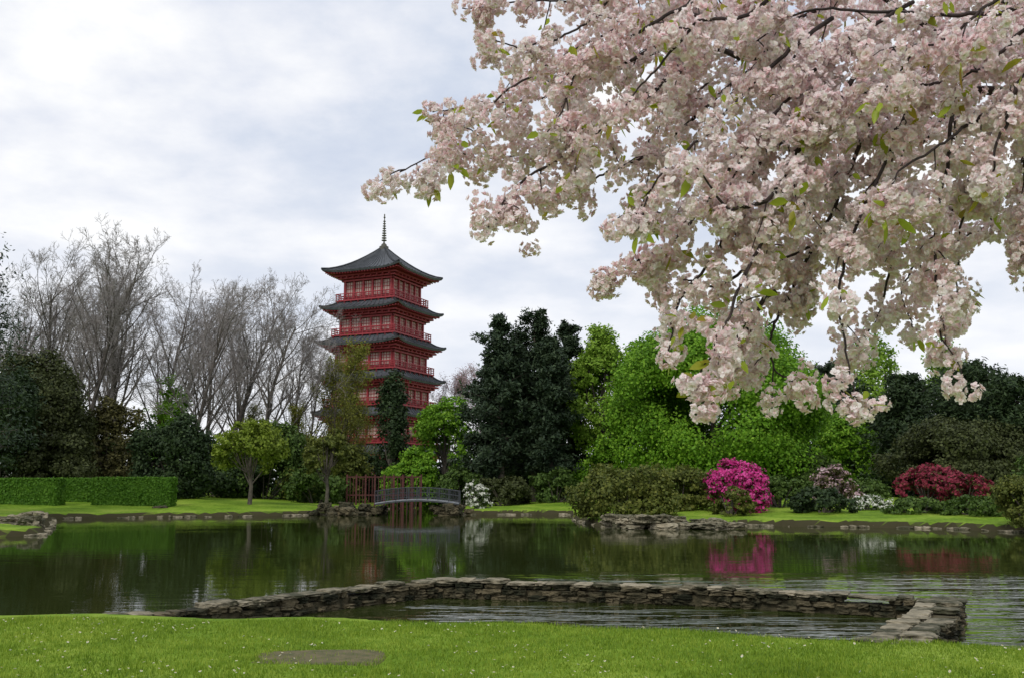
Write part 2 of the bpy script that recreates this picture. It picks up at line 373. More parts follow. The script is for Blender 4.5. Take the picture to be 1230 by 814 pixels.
def conifer(name,px,ptop,d,halfw,seed,leaf='pine',start=0.25,shape='pine',size=None,dens=1.0,bark='bark'):
    rng=np.random.default_rng(seed); x=X(px,500,d); g=h1(x,d); H=Z(ptop,d)-g; R=halfw*d/F
    size=size or 0.0055*d; a=Acc()
    lean=rng.normal(0,0.02*H,2)
    tp=lambda t: np.array([lean[0]*t*t,lean[1]*t*t,H*t])
    tube(a,[tp(t)+(0,0,-0.1) for t in np.linspace(0,0.95,7)],np.linspace(0.016*H,0.04,7),7,0)
    nb=int(72*dens); Ps=[];Ns=[]; base_sector=rng.uniform(0.6,1.15,(9,7))
    for kk in range(nb):
        t=start+(0.97-start)*((kk+rng.random())/nb)**0.9
        u=(t-start)/(0.97-start); az=rng.uniform(0,2*math.pi)
        if shape=='pine': L_=R*(0.62+0.45*math.sin(math.pi*min(1,u*0.7+0.22)))*base_sector[int(u*8.9),int(az/6.29*7)]*rng.uniform(0.75,1.1)*(1-0.55*u**3)
        else: L_=R*(1-u)**0.6*base_sector[int(u*8.9),int(az/6.29*7)]*rng.uniform(0.8,1.1)+0.5
        up=(0.10+0.75*u) if shape=='pine' else (0.05+0.75*u)
        o=np.array([math.cos(az),math.sin(az),0]); p0=tp(t)
        p1=p0+o*L_*0.5+np.array([0,0,L_*up*0.4]); p2=p0+o*L_+np.array([0,0,L_*up*0.7])
        tube(a,[p0,p1,p2],[0.05+0.006*H*(1-t),0.04,0.015],4,0)
        n=int(40+ 170*(L_/R))
        s=rng.uniform(0.25,1.05,n); base=np.where(s[:,None]<0.5,p0+(p1-p0)*(s[:,None]/0.5),p1+(p2-p1)*((s[:,None]-0.5)/0.5))
        ncl=7; co=rng.normal(0,1,(ncl,3))*np.array([0.20,0.20,0.15])*L_; ci=rng.integers(0,ncl,n)
        P=base+co[ci]+rng.normal(0,1,(n,3))*np.array([0.10,0.10,0.07])*max(L_,1.6)
        Ps.append(P); Ns.append(np.tile([0,0,1.0],(n,1))+o*0.5)
    P=np.vstack(Ps);Nn=np.vstack(Ns)
    k=P[:,2]>0.05; P,Nn=P[k],Nn[k]
    leaves(a,P,Nn,size,0.32,1,rng,1.0)
    leaves(a,P+rng.normal(0,0.15,P.shape),Nn,size*0.8,0.4,1,rng,1.0)
    return a.build(name,[M[bark],M[leaf]],loc=(x,d,g))
def bare_mesh(seed,H=28,leaf=None,spread=1.0,name='bare_tree',cnt=(20,8,6,4),bark='barkgrey',twig='twig',start=0.2,rtw=0.017,top=0.74,l1=0.52):
    rng=np.random.default_rng(seed); a=Acc(); tips=[]
    def growb(p,d,L_,r,lv):
        ns=(9,6,4,3,3)[lv]; pts=[p]; dd=d.copy()
        for k in range(ns):
            dd=dd+rng.normal(0,(0.07,0.11,0.15,0.2,0.2)[lv],3); dd[2]+=0.06*lv if lv<3 else 0.03
            dd=dd/np.linalg.norm(dd); pts.append(pts[-1]+dd*L_/ns)
        pts=np.array(pts); re=max(rtw*0.55,r*0.25)
        tube(a,pts,np.linspace(r,re,ns+1),(8,5,3,3,3)[lv],0 if lv<2 else 1)
        if lv>=2: tips.append(pts[-1]); tips.append(pts[1]); tips.append(pts[2])
        if lv<len(cnt):
            for k in range(cnt[lv]):
                t=(start+(1-start)*(k+rng.random())/cnt[lv]) if lv==0 else rng.uniform(0.2,1.0)
                f=t*ns; i0=min(ns-1,int(f)); pp=pts[i0]+(pts[i0+1]-pts[i0])*(f-i0); dl=nrm(pts[i0+1]-pts[i0])
                o=rdir(rng,1)[0]; o=nrm(o-dl*(o@dl))
                an=rad(rng.uniform(20,46) if lv<2 else rng.uniform(25,60))*(spread if lv==0 else 1)
                nd=dl*math.cos(an)+o*math.sin(an)
                if lv==0: l2=L_*(l1-0.22*((t-start)/(1-start)))*rng.uniform(0.75,1.15)
                else: l2=L_*rng.uniform(0.38,0.6)*(1-0.35*t)
                growb(pp,nd,l2,max(rtw,(r*(1-0.7*t))*0.5),lv+1)
    growb(np.array([0,0,-0.3]),np.array([0,0,1.0]),H*top,H*0.0125,0)
    mats=[M[bark],M[twig]]
    if leaf:
        T=np.array(tips); T=np.repeat(T,leaf[1],0)+rng.normal(0,0.38,(len(T)*leaf[1],3))
        leaves(a,T,np.tile([0,0,1.0],(len(T),1)),leaf[2],0.7,2,rng,1.0); mats.append(M[leaf[0]])
    zm=max(v[:,2].max() for v in a.V)
    a.V=[v*(H/zm) for v in a.V]
    return a.build(name,mats)
variants=[bare_mesh(s,28) for s in (1,2,3,4)]
spots=[(18,322,100),(62,298,104),(104,284,98),(150,282,103),(188,308,112),(232,328,100),(272,322,106),(316,334,102),(348,345,110),(372,385,116),(-25,330,98),(-70,320,104),(85,312,122),(205,325,124),(295,345,125),(128,292,118),(250,335,128),(45,325,128)]
rr=random.Random(4)
for k,(px_,pt,d) in enumerate(spots):
    x=X(px_,450,d); g=h1(x,d); H=Z(pt,d)-g; s=H/28
    o=variants[k] if k<4 else obj('bare_tree',variants[k%4].data)
    o.location=(x,d,g); o.rotation_euler=(0,0,rr.uniform(0,6.28)); sw=s*rr.uniform(0.85,1.05)*(0.8 if px_>340 else 1); o.scale=(sw,sw,s)
pale=bare_mesh(9,20,leaf=('palepink',1,0.16),spread=1.3,bark='barkpale',name='blossoming_tree')
def inst(o0,name,px_,pt,d,h0,first=False,wd=1.0):
    x=X(px_,450,d); g=h1(x,d); s=(Z(pt,d)-g)/h0
    o=o0 if first else obj(name,o0.data)
    o.location=(x,d,g); o.rotation_euler=(0,0,rr.uniform(0,6.28)); o.scale=(s*wd,s*wd,s)
inst(pale,'blossoming_tree',540,432,160,20,True,1.1); inst(pale,'blossoming_tree',575,445,165,20); inst(pale,'blossoming_tree',980,430,120,20)
bud=bare_mesh(15,18,leaf=('budleaf',4,0.24),name='budding_tree',cnt=(22,7,3),bark='bark',twig='bark',start=0.15,spread=0.9,top=0.85,l1=0.38)
inst(bud,'budding_tree',420,398,112,18,True,0.9); inst(bud,'budding_tree',396,420,108,18,False,0.8); inst(bud,'budding_tree',360,480,104,18); inst(bud,'budding_tree',300,480,110,18); inst(bud,'budding_tree',200,480,112,18); inst(bud,'budding_tree',438,465,118,18)
deciduous('yew_tree',-40,108,412,88,'darkolive',21,cov=2.6,nl=26,ls=0.32,pbot=600)
deciduous('yew_tree',-60,40,430,80,'dark',22,cov=2.6,pbot=600,nl=22,ls=0.32)
deciduous('shrub',-60,60,505,85,'darkolive',77,trunk=False,cov=2.4)
deciduous('shrub',20,120,525,84,'darkolive',78,trunk=False,cov=2.4)
deciduous('shrub',92,170,480,92,'brown',23,cov=2.2,trunk=False)
deciduous('holly_bush',156,268,487,86,'dark',24,cov=2.8,nl=22,ls=0.3,trunk=False)
deciduous('shrub',255,380,510,98,'mid',25,cov=2.2,trunk=False)
deciduous('shrub',60,150,520,97,'mid',26,trunk=False)
deciduous('young_tree',160,225,455,108,'green',27,cov=1.0)
deciduous('lime_tree',256,347,503,80,'lime',28,pbot=584,cov=2.3,nl=18,ls=0.32)
deciduous('lime_tree',362,424,515,82,'olive',29,pbot=582,cov=2.0,nl=14,ls=0.32)
deciduous('shrub',330,450,525,100,'olive',30,trunk=False)
deciduous('shrub',200,330,540,97,'dark',31,trunk=False)
deciduous('shrub',340,420,560,92,'mid',32,trunk=False)
deciduous('cypress_tree',450,490,448,100,'dark',33,pbot=590,cov=3.2,nl=20,ls=0.5)
deciduous('shrub',457,533,528,98,'green',34,trunk=False,cov=2.6,nl=22,ls=0.3)
deciduous('green_tree',497,572,483,108,'green',35,pbot=580,cov=2.4)
deciduous('shrub',525,585,555,92,'mid',36,trunk=False)
deciduous('shrub',480,540,560,102,'dark',37,trunk=False)
deciduous('shrub',560,700,545,105,'dark',38,trunk=False)
deciduous('shrub',570,640,570,86,'darkolive',79,trunk=False)
deciduous('shrub',630,705,566,87,'mid',80,trunk=False)
deciduous('white_flowering_shrub',557,590,577,80,'mid',39,trunk=False,fl='white',size=0.2,flfrac=0.5)
deciduous('shrub',415,470,540,104,'dark',60,trunk=False)
conifer('pine_tree',603,378,92,36,41,start=0.12)
conifer('pine_tree',641,373,95,38,42,start=0.14)
conifer('pine_tree',684,386,98,30,43,start=0.10)
conifer('pine_tree',588,430,100,32,44,start=0.08)
conifer('pine_tree',662,405,90,28,45,start=0.16)
conifer('pine_tree',622,400,102,30,76,start=0.1)
conifer('pine_tree',-62,300,60,100,46,start=0.2,dens=0.8)
deciduous('green_tree',676,775,384,96,'green2',47,pbot=590,cov=2.6,nl=28,ls=0.28)
deciduous('maple_tree',718,1004,376,84,'green',48,cov=4.2,nl=80,ls=0.27,pbot=602,bottom=-0.95)
deciduous('shrub',690,790,520,92,'green',49,trunk=False)
deciduous('green_tree',735,850,400,100,'green',82,pbot=590,cov=2.4,nl=28,ls=0.28)
conifer('pine_tree',1000,440,110,50,50,start=0.15)
deciduous('green_tree',1020,1110,402,118,'green2',51,cov=1.7)
deciduous('green_tree',1105,1190,415,122,'green2',52,cov=1.6)
deciduous('green_tree',965,1060,505,96,'green',53,cov=2.2,trunk=False)
conifer('yew_tree',1090,452,92,62,54,start=0.03,shape='fir',leaf='dark',dens=1.6)
conifer('yew_tree',1160,440,84,75,55,start=0.03,shape='fir',leaf='dark',dens=1.8)
conifer('yew_tree',1225,455,78,70,56,start=0.03,shape='fir',leaf='dark',dens=1.7)
conifer('yew_tree',1035,480,100,45,57,start=0.04,shape='fir',leaf='dark',dens=1.4)
deciduous('shrub',1050,1270,500,78,'darkolive',59,trunk=False,cov=2.8,nl=32,ls=0.26)
deciduous('shrub',900,1010,548,82,'mid',81,trunk=False,cov=2.6)
deciduous('rhododendron',690,805,552,56,'olive',61,trunk=False,cov=2.8,size=0.2,nl=22)
deciduous('rhododendron',770,862,562,62,'olive',62,trunk=False,cov=2.8,size=0.2,nl=20)
deciduous('azalea_bush',841,924,550,60,'mid',63,trunk=False,fl='magenta',flfrac=0.75,cov=3.2,size=0.18,nl=24,ls=0.3)
deciduous('shrub',905,965,572,63,'mid',64,trunk=False,size=0.2)
deciduous('shrub',850,900,584,57,'olive',74,trunk=False,size=0.17)
deciduous('flowering_shrub',975,1030,560,68,'brown',65,trunk=False,fl='palepink',size=0.2,flfrac=0.4)
deciduous('shrub',948,1022,585,58,'dark',66,trunk=False,size=0.2)
deciduous('white_flowering_shrub',1018,1072,594,60,'mid',67,trunk=False,fl='white',size=0.16,flfrac=0.35)
deciduous('shrub',1060,1140,600,56,'mid',68,trunk=False,size=0.18)
deciduous('azalea_bush',1072,1150,556,66,'brown',69,trunk=False,fl='crimson',flfrac=0.75,size=0.2,cov=2.6,nl=24,ls=0.3)
deciduous('azalea_bush',1125,1192,568,63,'brown',70,trunk=False,fl='crimson',flfrac=0.75,size=0.2,cov=2.6,nl=24,ls=0.3)
deciduous('shrub',1130,1215,592,54,'mid',71,trunk=False,size=0.18)
deciduous('shrub',1190,1290,560,46,'olive',72,trunk=False,size=0.16,cov=2.6)
deciduous('shrub',1215,1300,525,52,'mid',73,trunk=False,size=0.18)
deciduous('shrub',985,1080,575,74,'mid',75,trunk=False)
rng=np.random.default_rng(77); a=Acc()
for k in range(60):
    xx=-190+k*6.5+rng.uniform(-2,2); yy=178+rng.uniform(-8,18); hh=rng.uniform(9,14)
    if xx>30: hh+=3
    P,Nn,lc=crown_pts(rng,(xx,yy,hh/2-1),(6.5,5,hh/2+1.5),8,0.4,1500,bottom=-1)
    leaves(a,P,Nn,0.8,0.8,1,rng)
    tube(a,[(xx,yy,0),(xx,yy,hh*.6)],[0.3,0.1],5,0)
a.build('distant_trees',[M['bark'],M['mid']])
a=Acc()
for row,(yy0,sg) in enumerate(((112,1),(120,1))):
    for k in range(44):
        xx=-95+k*4.4+rng.uniform(-1,1); yy=yy0+rng.uniform(-2,2); hh=rng.uniform(3.0,5.6)
        if abs(xx-X(458,500,yy0))<6: hh*=0.7
        P,Nn,lc=crown_pts(rng,(xx,yy,1.2+hh*0.2),(3.2,2.6,hh*0.8),7,0.4,1000,bottom=-0.6)
        P[:,2]=np.maximum(P[:,2],1.0)
        leaves(a,P,Nn,0.45,0.8,0,rng)
a.build('undergrowth',[M['dark']])
# ------------------------------------------------------------ hedges
def hedge(px0,px1,pt,d0,depth,seed):
    rng=np.random.default_rng(seed); x0=X(px0,590,d0);x1=X(px1,590,d0); g=h1((x0+x1)/2,d0)-0.1; H=Z(pt,d0)-g; L_=x1-x0
    a=Acc(); box(a,(L_/2,depth/2,H/2),(L_-0.24,depth-0.24,H-0.12),0)
    sz=0.16; n=int((2*H*L_+L_*depth+2*H*depth)*3.0/(sz*sz*0.4)); P=rng.uniform(0,1,(n,3))*np.array([L_,depth,H]); Nn=np.zeros((n,3))
    wts=np.array([H*L_,H*L_,H*depth,H*depth,L_*depth]); f=rng.choice(5,n,p=wts/wts.sum())
    e=rng.normal(0,0.045,n)+0.05*np.sin(P[:,0]*1.3)*np.sin(P[:,2]*2+P[:,1])
    for fi,ax,val,s in ((0,1,0,-1),(1,1,depth,1),(2,0,0,-1),(3,0,L_,1),(4,2,H,1)):
        kx=f==fi; P[kx,ax]=val-s*0.06+e[kx]; Nn[kx,ax]=s
    leaves(a,P,Nn,sz,0.7,0,rng,0.7)
    a.build('hedge',[M['hedge']],loc=(x0,d0,g))
hedge(-80,68,574,73,1.6,1); hedge(69,113,574,78,1.4,2); hedge(110,204,573,75,1.6,3)
# ------------------------------------------------------------ pagoda
D=150; PX=X(458,450,D); emp=bpy.data.objects.new('pagoda',None); scene.collection.objects.link(emp)
gz0=h1(PX,D); emp.location=(PX,D,gz0); emp.rotation_euler=(0,0,rad(-24))
KP=D/F
def sides(fn):
    for k in range(4): fn(k*math.pi/2)
def rot(V,an):
    c,s=math.cos(an),math.sin(an); return np.asarray(V,float)@np.array([[c,s,0],[-s,c,0],[0,0,1]])
def lbox(acc,c,s,an,m):
    cc=rot([c],an)[0]; box(acc,cc,s,m,an)
body=Acc(); roofs=Acc(); rails=Acc()
def roof(z,ae,b,hh,up,pw=1.5):
    ns,ntt=9,17
    S=np.linspace(0,1,ns); T=np.linspace(-1,1,ntt)
    def surf(dz,shr=0):
        s,t=np.meshgrid(S,T,indexing='ij'); half=b+(ae-shr-b)*s
        zz=z+hh*(1-s)**pw+up*np.abs(t)**4*s**2+dz
        hb=half+0.2*np.abs(t)**6*s
        return np.stack([half*0+t*hb,-hb,zz],-1).reshape(-1,3)
    i=(np.arange(ns-1)[:,None]*ntt+np.arange(ntt-1)).ravel(); Fq=np.stack([i,i+ntt,i+ntt+1,i+1],1)
    def side(an):
        roofs.add(rot(surf(0),an),Fq,0); roofs.add(rot(surf(-0.28,0.12),an),Fq[:,::-1],1)
        e1=surf(0)[-ntt:]; e2=surf(-0.28,0.12)[-ntt:]; V=np.vstack([e1,e2]); j=np.arange(ntt-1)
        roofs.add(rot(V,an),np.stack([j,j+ntt,j+ntt+1,j+1],1),0)
        A=surf(0.05).reshape(ns,ntt,3)
        for kk in range(0,ntt): tube(roofs,rot(A[:,kk],an),0.08 if 0<kk<ntt-1 else 0.18,4,0)
        for q in np.linspace(-ae*0.93,ae*0.93,26):
            tt=abs(q)/ae; zz=z-0.40+up*tt**4*0.8
            lbox(roofs,(q,-(ae-1.0),zz),(0.14,1.7,0.14),an,1)
    sides(side)
eaves=[333,377,418,459,501,545]; hws=[69,70.5,74,74,76,78]; bods=[44,48,52,55,57,59]
K=1.32
for k,(pe,hw,bw) in enumerate(zip(eaves,hws,bods)):
    ze=Z(pe,D)-gz0; ae=hw*KP/K; bh=bw*KP/K
    rh=(Z(299,D)-Z(333,D)) if k==0 else 1.45
    inner=0.35 if k==0 else bods[k-1]*KP/K+0.5
    roof(ze,ae,inner,rh,0.5)
    zb=(Z(eaves[k+1],D)-gz0+1.5) if k<5 else 0.0
    hgt_=ze-0.2-zb
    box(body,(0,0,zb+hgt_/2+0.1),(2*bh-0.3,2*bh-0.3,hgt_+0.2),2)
    def side(an,bh=bh,zb=zb,H=hgt_,ae=ae,ze=ze):
        for q,(o,hz) in enumerate(((0.35,0.9),(0.8,0.55),(1.25,0.2))):
            lbox(body,(0,-(bh+o-0.15),ze-0.35-hz),(2*bh+2*o-0.02*q,0.3,0.26),an,0)
        for xx in np.linspace(-bh,bh,9): lbox(body,(xx,-(bh+0.55),ze-0.62),(0.22,1.2,0.55),an,0)
        zc0,zc1=zb+0.1,ze-1.3
        for xx in np.linspace(-bh+0.15,bh-0.15,6): lbox(body,(xx,-bh,(zb+ze-0.9)/2),(0.3,0.34,ze-0.9-zb),an,0)
        bw_=(2*bh-0.3)/5
        for j in range(5):
            xx=-bh+0.15+bw_*(j+0.5)
            lbox(body,(xx,-(bh-0.13),(zc0+zc1)/2+0.25),(bw_-0.34,0.06,(zc1-zc0)*0.72),an,3)
            for q in (-0.25,0,0.25): lbox(body,(xx+q*bw_,-(bh-0.08),(zc0+zc1)/2+0.25),(0.07,0.08,(zc1-zc0)*0.72),an,0)
            for q in (-0.2,0.02,0.2): lbox(body,(xx,-(bh-0.06),(zc0+zc1)/2+0.25+q*(zc1-zc0)),(bw_-0.3,0.07,0.07),an,0)
        lbox(body,(0,-(bh+0.02),zc1+0.12),(2*bh+0.2,0.4,0.26),an,0); lbox(body,(0,-(bh+0.02),zc0+0.1),(2*bh+0.2,0.42,0.3),an,0)
        o=1.0
        lbox(rails,(0,-(bh+o/2),zb-0.02),(2*bh+2*o-0.01,o,0.22),an,0)
        for hz,th in ((0.35,0.08),(0.7,0.08),(1.05,0.13)): lbox(rails,(0,-(bh+o-0.08),zb+hz),(2*bh+2*o,th,th),an,0)
        for xx in np.linspace(-bh-o+0.1,bh+o-0.1,15): lbox(rails,(xx,-(bh+o-0.08),zb+0.55),(0.11,0.11,1.05),an,0)
        if zb>1:
            for xx in np.linspace(-bh-0.6,bh+0.6,9): lbox(rails,(xx,-(bh+0.5),zb-0.35),(0.22,0.9,0.4),an,1)
    sides(side)
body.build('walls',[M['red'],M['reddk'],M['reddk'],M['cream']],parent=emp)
roofs.build('roofs',[M['tile'],M['red']],parent=emp)
rails.build('balconies',[M['red'],M['reddk']],parent=emp)
sp_=Acc(); z0=Z(301,D)-gz0; z1=Z(257,D)-gz0; Hs=z1-z0
pr=[(0,0.75),(0.10,0.75),(0.11,0.5),(0.16,0.42),(0.2,0.16)]
for q in range(9): zc=0.27+q*0.065; r_=0.42-q*0.026; pr+=[(zc-0.018,0.09),(zc-0.01,r_),(zc+0.01,r_),(zc+0.018,0.09)]
pr+=[(0.87,0.07),(0.9,0.2),(0.93,0.07),(0.97,0.12),(1.0,0.02)]
tube(sp_,[(0,0,z0+p_*Hs) for p_,_ in pr],[r_ for _,r_ in pr],10,0); sp_.build('spire',[M['bronze']],parent=emp)
# ------------------------------------------------------------ red fence & bridge
a=Acc(); d=92; x0,x1=X(417,580,d),X(506,580,d); g=h1((x0+x1)/2,d); zt_=Z(571,d); H=zt_-g
for xx in np.linspace(x0,x1,9): box(a,(xx,d,g+H/2),(0.16,0.16,H+0.25),0)
for zz in (0.25,H*0.5,H-0.1): box(a,((x0+x1)/2,d,g+zz),(x1-x0,0.08,0.12),0)
for xx in np.arange(x0,x1,0.30): box(a,(xx,d-0.06,g+H/2),(0.06,0.03,H-0.1),0)
a.build('red_fence',[M['fence']])
a=Acc(); d=74.5; x0,x1=X(452,600,d),X(552,600,d); L_=x1-x0; zb=Z(603,d); cx=(x0+x1)/2
ar=lambda u: zb+0.28*(1-(2*u-1)**2)
U=np.linspace(0,1,15)
for off in (-0.75,0.75):
    P0=np.array([[x0+L_*u,d+off,ar(u)] for u in U])
    tube(a,P0+np.array([0,0,-0.10]),0.10,4,1); tube(a,P0+np.array([0,0,0.86]),0.035,6,0); tube(a,P0+np.array([0,0,0.5]),0.02,5,0); tube(a,P0+np.array([0,0,0.12]),0.02,5,0)
    for u in np.linspace(0,1,9): tube(a,[(x0+L_*u,d+off,ar(u)-0.1),(x0+L_*u,d+off,ar(u)+0.92)],0.035,6,0)
    for u in np.linspace(0,1,50): tube(a,[(x0+L_*u,d+off,ar(u)+0.12),(x0+L_*u,d+off,ar(u)+0.86)],0.012,4,0)
V=[];
for u in U: V+= [[x0+L_*u,d-0.72,ar(u)+0.02],[x0+L_*u,d+0.72,ar(u)+0.02]]
a.add(V,[[2*q,2*q+2,2*q+3,2*q+1] for q in range(14)],1)
a.build('footbridge',[M['iron'],M['paint']])
# ------------------------------------------------------------ cherry tree
rng=np.random.default_rng(2024)
def petal_set(rng):
    Vs=[];Fs=[];n=0
    for whorl,(cnt_,op,ln) in enumerate(((6,1.3,0.022),(5,0.9,0.019),(4,0.45,0.014))):
        for k in range(cnt_):
            az=2*math.pi*(k+rng.uniform(-.3,.3))/cnt_+whorl*0.5; o=op+rng.uniform(-0.35,0.35); w_=ln*0.46*rng.uniform(0.75,1.1); l_=ln*rng.uniform(0.8,1.15)
            pts=[]
            for (s,wf,cu) in ((0.1,0.25,0),(0.55,1.0,0.0),(1.0,0.6,0.35)):
                rr_=l_*s*math.sin(o+cu); zz=l_*s*math.cos(o)
                for sgn in (-1,1): pts.append([rr_,sgn*w_*wf,zz+0.15*w_*wf+rng.uniform(-.1,.1)*w_])
            pts=np.array(pts); c,s_=math.cos(az),math.sin(az); pts=pts@np.array([[c,s_,0],[-s_,c,0],[0,0,1]])
            Vs.append(pts); Fs+= [[n,n+2,n+3,n+1],[n+2,n+4,n+5,n+3]]; n+=6
    return np.vstack(Vs),np.array(Fs)
def frame(z):
    z=z/np.linalg.norm(z); r=np.array([0.3,0.8,0.5]); x=np.cross(r,z); x/=np.linalg.norm(x); return np.array([x,np.cross(z,x),z])
flowers=[petal_set(rng) for _ in range(7)]
poms=[]
for v in range(12):
    Vs=[];Fs=[];n=0; nf=rng.integers(13,18)
    sq=np.array([rng.uniform(0.85,1.2),rng.uniform(0.85,1.2),rng.uniform(0.75,1.05)])
    for k in range(nf):
        zc=0.8-1.7*(k+rng.random())/nf; ph=k*2.399+rng.uniform(-.5,.5); q_=math.sqrt(max(0,1-zc*zc)); dd=np.array([q_*math.cos(ph),q_*math.sin(ph),zc])
        fv,ff=flowers[rng.integers(7)]
        an=rng.uniform(0,6.28); c,s=math.cos(an),math.sin(an)
        V=(fv*rng.uniform(0.66,0.95))@np.array([[c,s,0],[-s,c,0],[0,0,1]])@frame(nrm(dd+rng.normal(0,0.35,3)))+dd*sq*rng.uniform(0.030,0.050)
        Vs.append(V); Fs.append(ff+n); n+=len(V)
    poms.append((np.vstack(Vs),np.vstack(Fs)))
bark=Acc(); blo=Acc(); lf=Acc(); npom=0
def pom(p,s=1.0):
    global npom
    V,Fc=poms[rng.integers(12)]; A=frame(nrm(rng.normal(0,0.45,3)+np.array([0,0,1])))
    an=rng.uniform(0,6.28); c,s_=math.cos(an),math.sin(an)
    blo.add((V*s)@np.array([[c,s_,0],[-s_,c,0],[0,0,1]])@A+p,Fc,0); npom+=1
def leaftuft(p,nl=None):
    for _ in range(nl or rng.integers(2,5)):
        d_=nrm(np.array([rng.normal(),rng.normal(),rng.normal()-0.3])); L_=rng.uniform(0.04,0.08); sd_=nrm(np.cross(d_,rdir(rng,1)[0])); up=np.cross(sd_,d_)
        p0=p+d_*0.035
        V=[]
        for s,w_ in ((0,0.05),(0.3,0.8),(0.6,0.9),(0.85,0.45),(1.0,0.02)):
            cpt=p0+d_*L_*s-np.array([0,0,0.25*L_*s*s]); V+=[cpt-sd_*w_*L_*0.25+up*w_*L_*0.06,cpt,cpt+sd_*w_*L_*0.25+up*w_*L_*0.06]
        Fc=[]
        for q_ in range(4): b_=3*q_; Fc+=[[b_,b_+1,b_+4,b_+3],[b_+1,b_+2,b_+5,b_+4]]
        lf.add(V,Fc,0)
def spline(P,n):
    P=np.array(P,float); P=np.vstack([2*P[0]-P[1],P,2*P[-1]-P[-2]]); o=[]
    m_=len(P)-3
    for k in range(n):
        u=k/(n-1)*m_; i_=min(m_-1,int(u)); t=u-i_; a0,a1,a2,a3=P[i_:i_+4]
        o.append(0.5*((2*a1)+(a2-a0)*t+(2*a0-5*a1+4*a2-a3)*t*t+(3*a1-a0-3*a2+a3)*t**3))
    return np.array(o)
def strand(pix,d0,d1,r0=0.012,den=0.95):
    P=[W(px_,py_,d0+(d1-d0)*k/(len(pix)-1)) for k,(px_,py_) in enumerate(pix)]
    n=9*len(pix); C=spline(P,n); C+=np.cumsum(rng.normal(0,0.004,C.shape),0)
    tube(bark,C,np.linspace(r0,0.0028,n),6,0)
    seg=np.linalg.norm(np.diff(C,axis=0),axis=1); Lt=seg.sum(); cum=np.concatenate([[0],np.cumsum(seg)])
    s=0.0; ph=rng.uniform(0,6)
    while s<Lt:
        i_=max(0,min(n-2,np.searchsorted(cum,s)-1)); pt=C[i_]; u=s/Lt
        clump=0.58+0.42*math.sin(s*10+ph)
        if rng.random()<0.48:
            tl=rng.uniform(0.08,0.32)*(1.05-0.5*u); td=nrm(nrm(C[i_+1]-C[i_])*0.5+rng.normal(0,0.7,3)+np.array([0,0,-0.15]))
            tp_=[pt]; 
            for q_ in range(4): td=nrm(td+np.array([0,0,-0.22])+rng.normal(0,.15,3)); tp_.append(tp_[-1]+td*tl/4)
            tube(bark,tp_,np.linspace(0.004,0.0018,5),4,0)
            for q_ in (2,3,4,4):
                if rng.random()<0.76*den: pom(np.array(tp_[q_])+rng.normal(0,0.022,3)+np.array([0,0,-0.02]),rng.uniform(0.8,1.15))
            if rng.random()<0.42: leaftuft(np.array(tp_[4]))
        if rng.random()<1.2*den*clump:
            pom(pt+rng.normal(0,0.028,3)+np.array([0,0,-0.02]),rng.uniform(0.85,1.2))
            if rng.random()<0.7: pom(pt+rng.normal(0,0.042,3)+np.array([0,0,-0.03]),rng.uniform(0.8,1.15))
        if rng.random()<0.12: leaftuft(pt+rng.normal(0,0.04,3))
        s+=rng.uniform(0.055,0.095)
    pom(C[-1],1.0); pom(C[-1]+rng.normal(0,0.03,3),0.9)
    if rng.random()<0.8: leaftuft(C[-1])
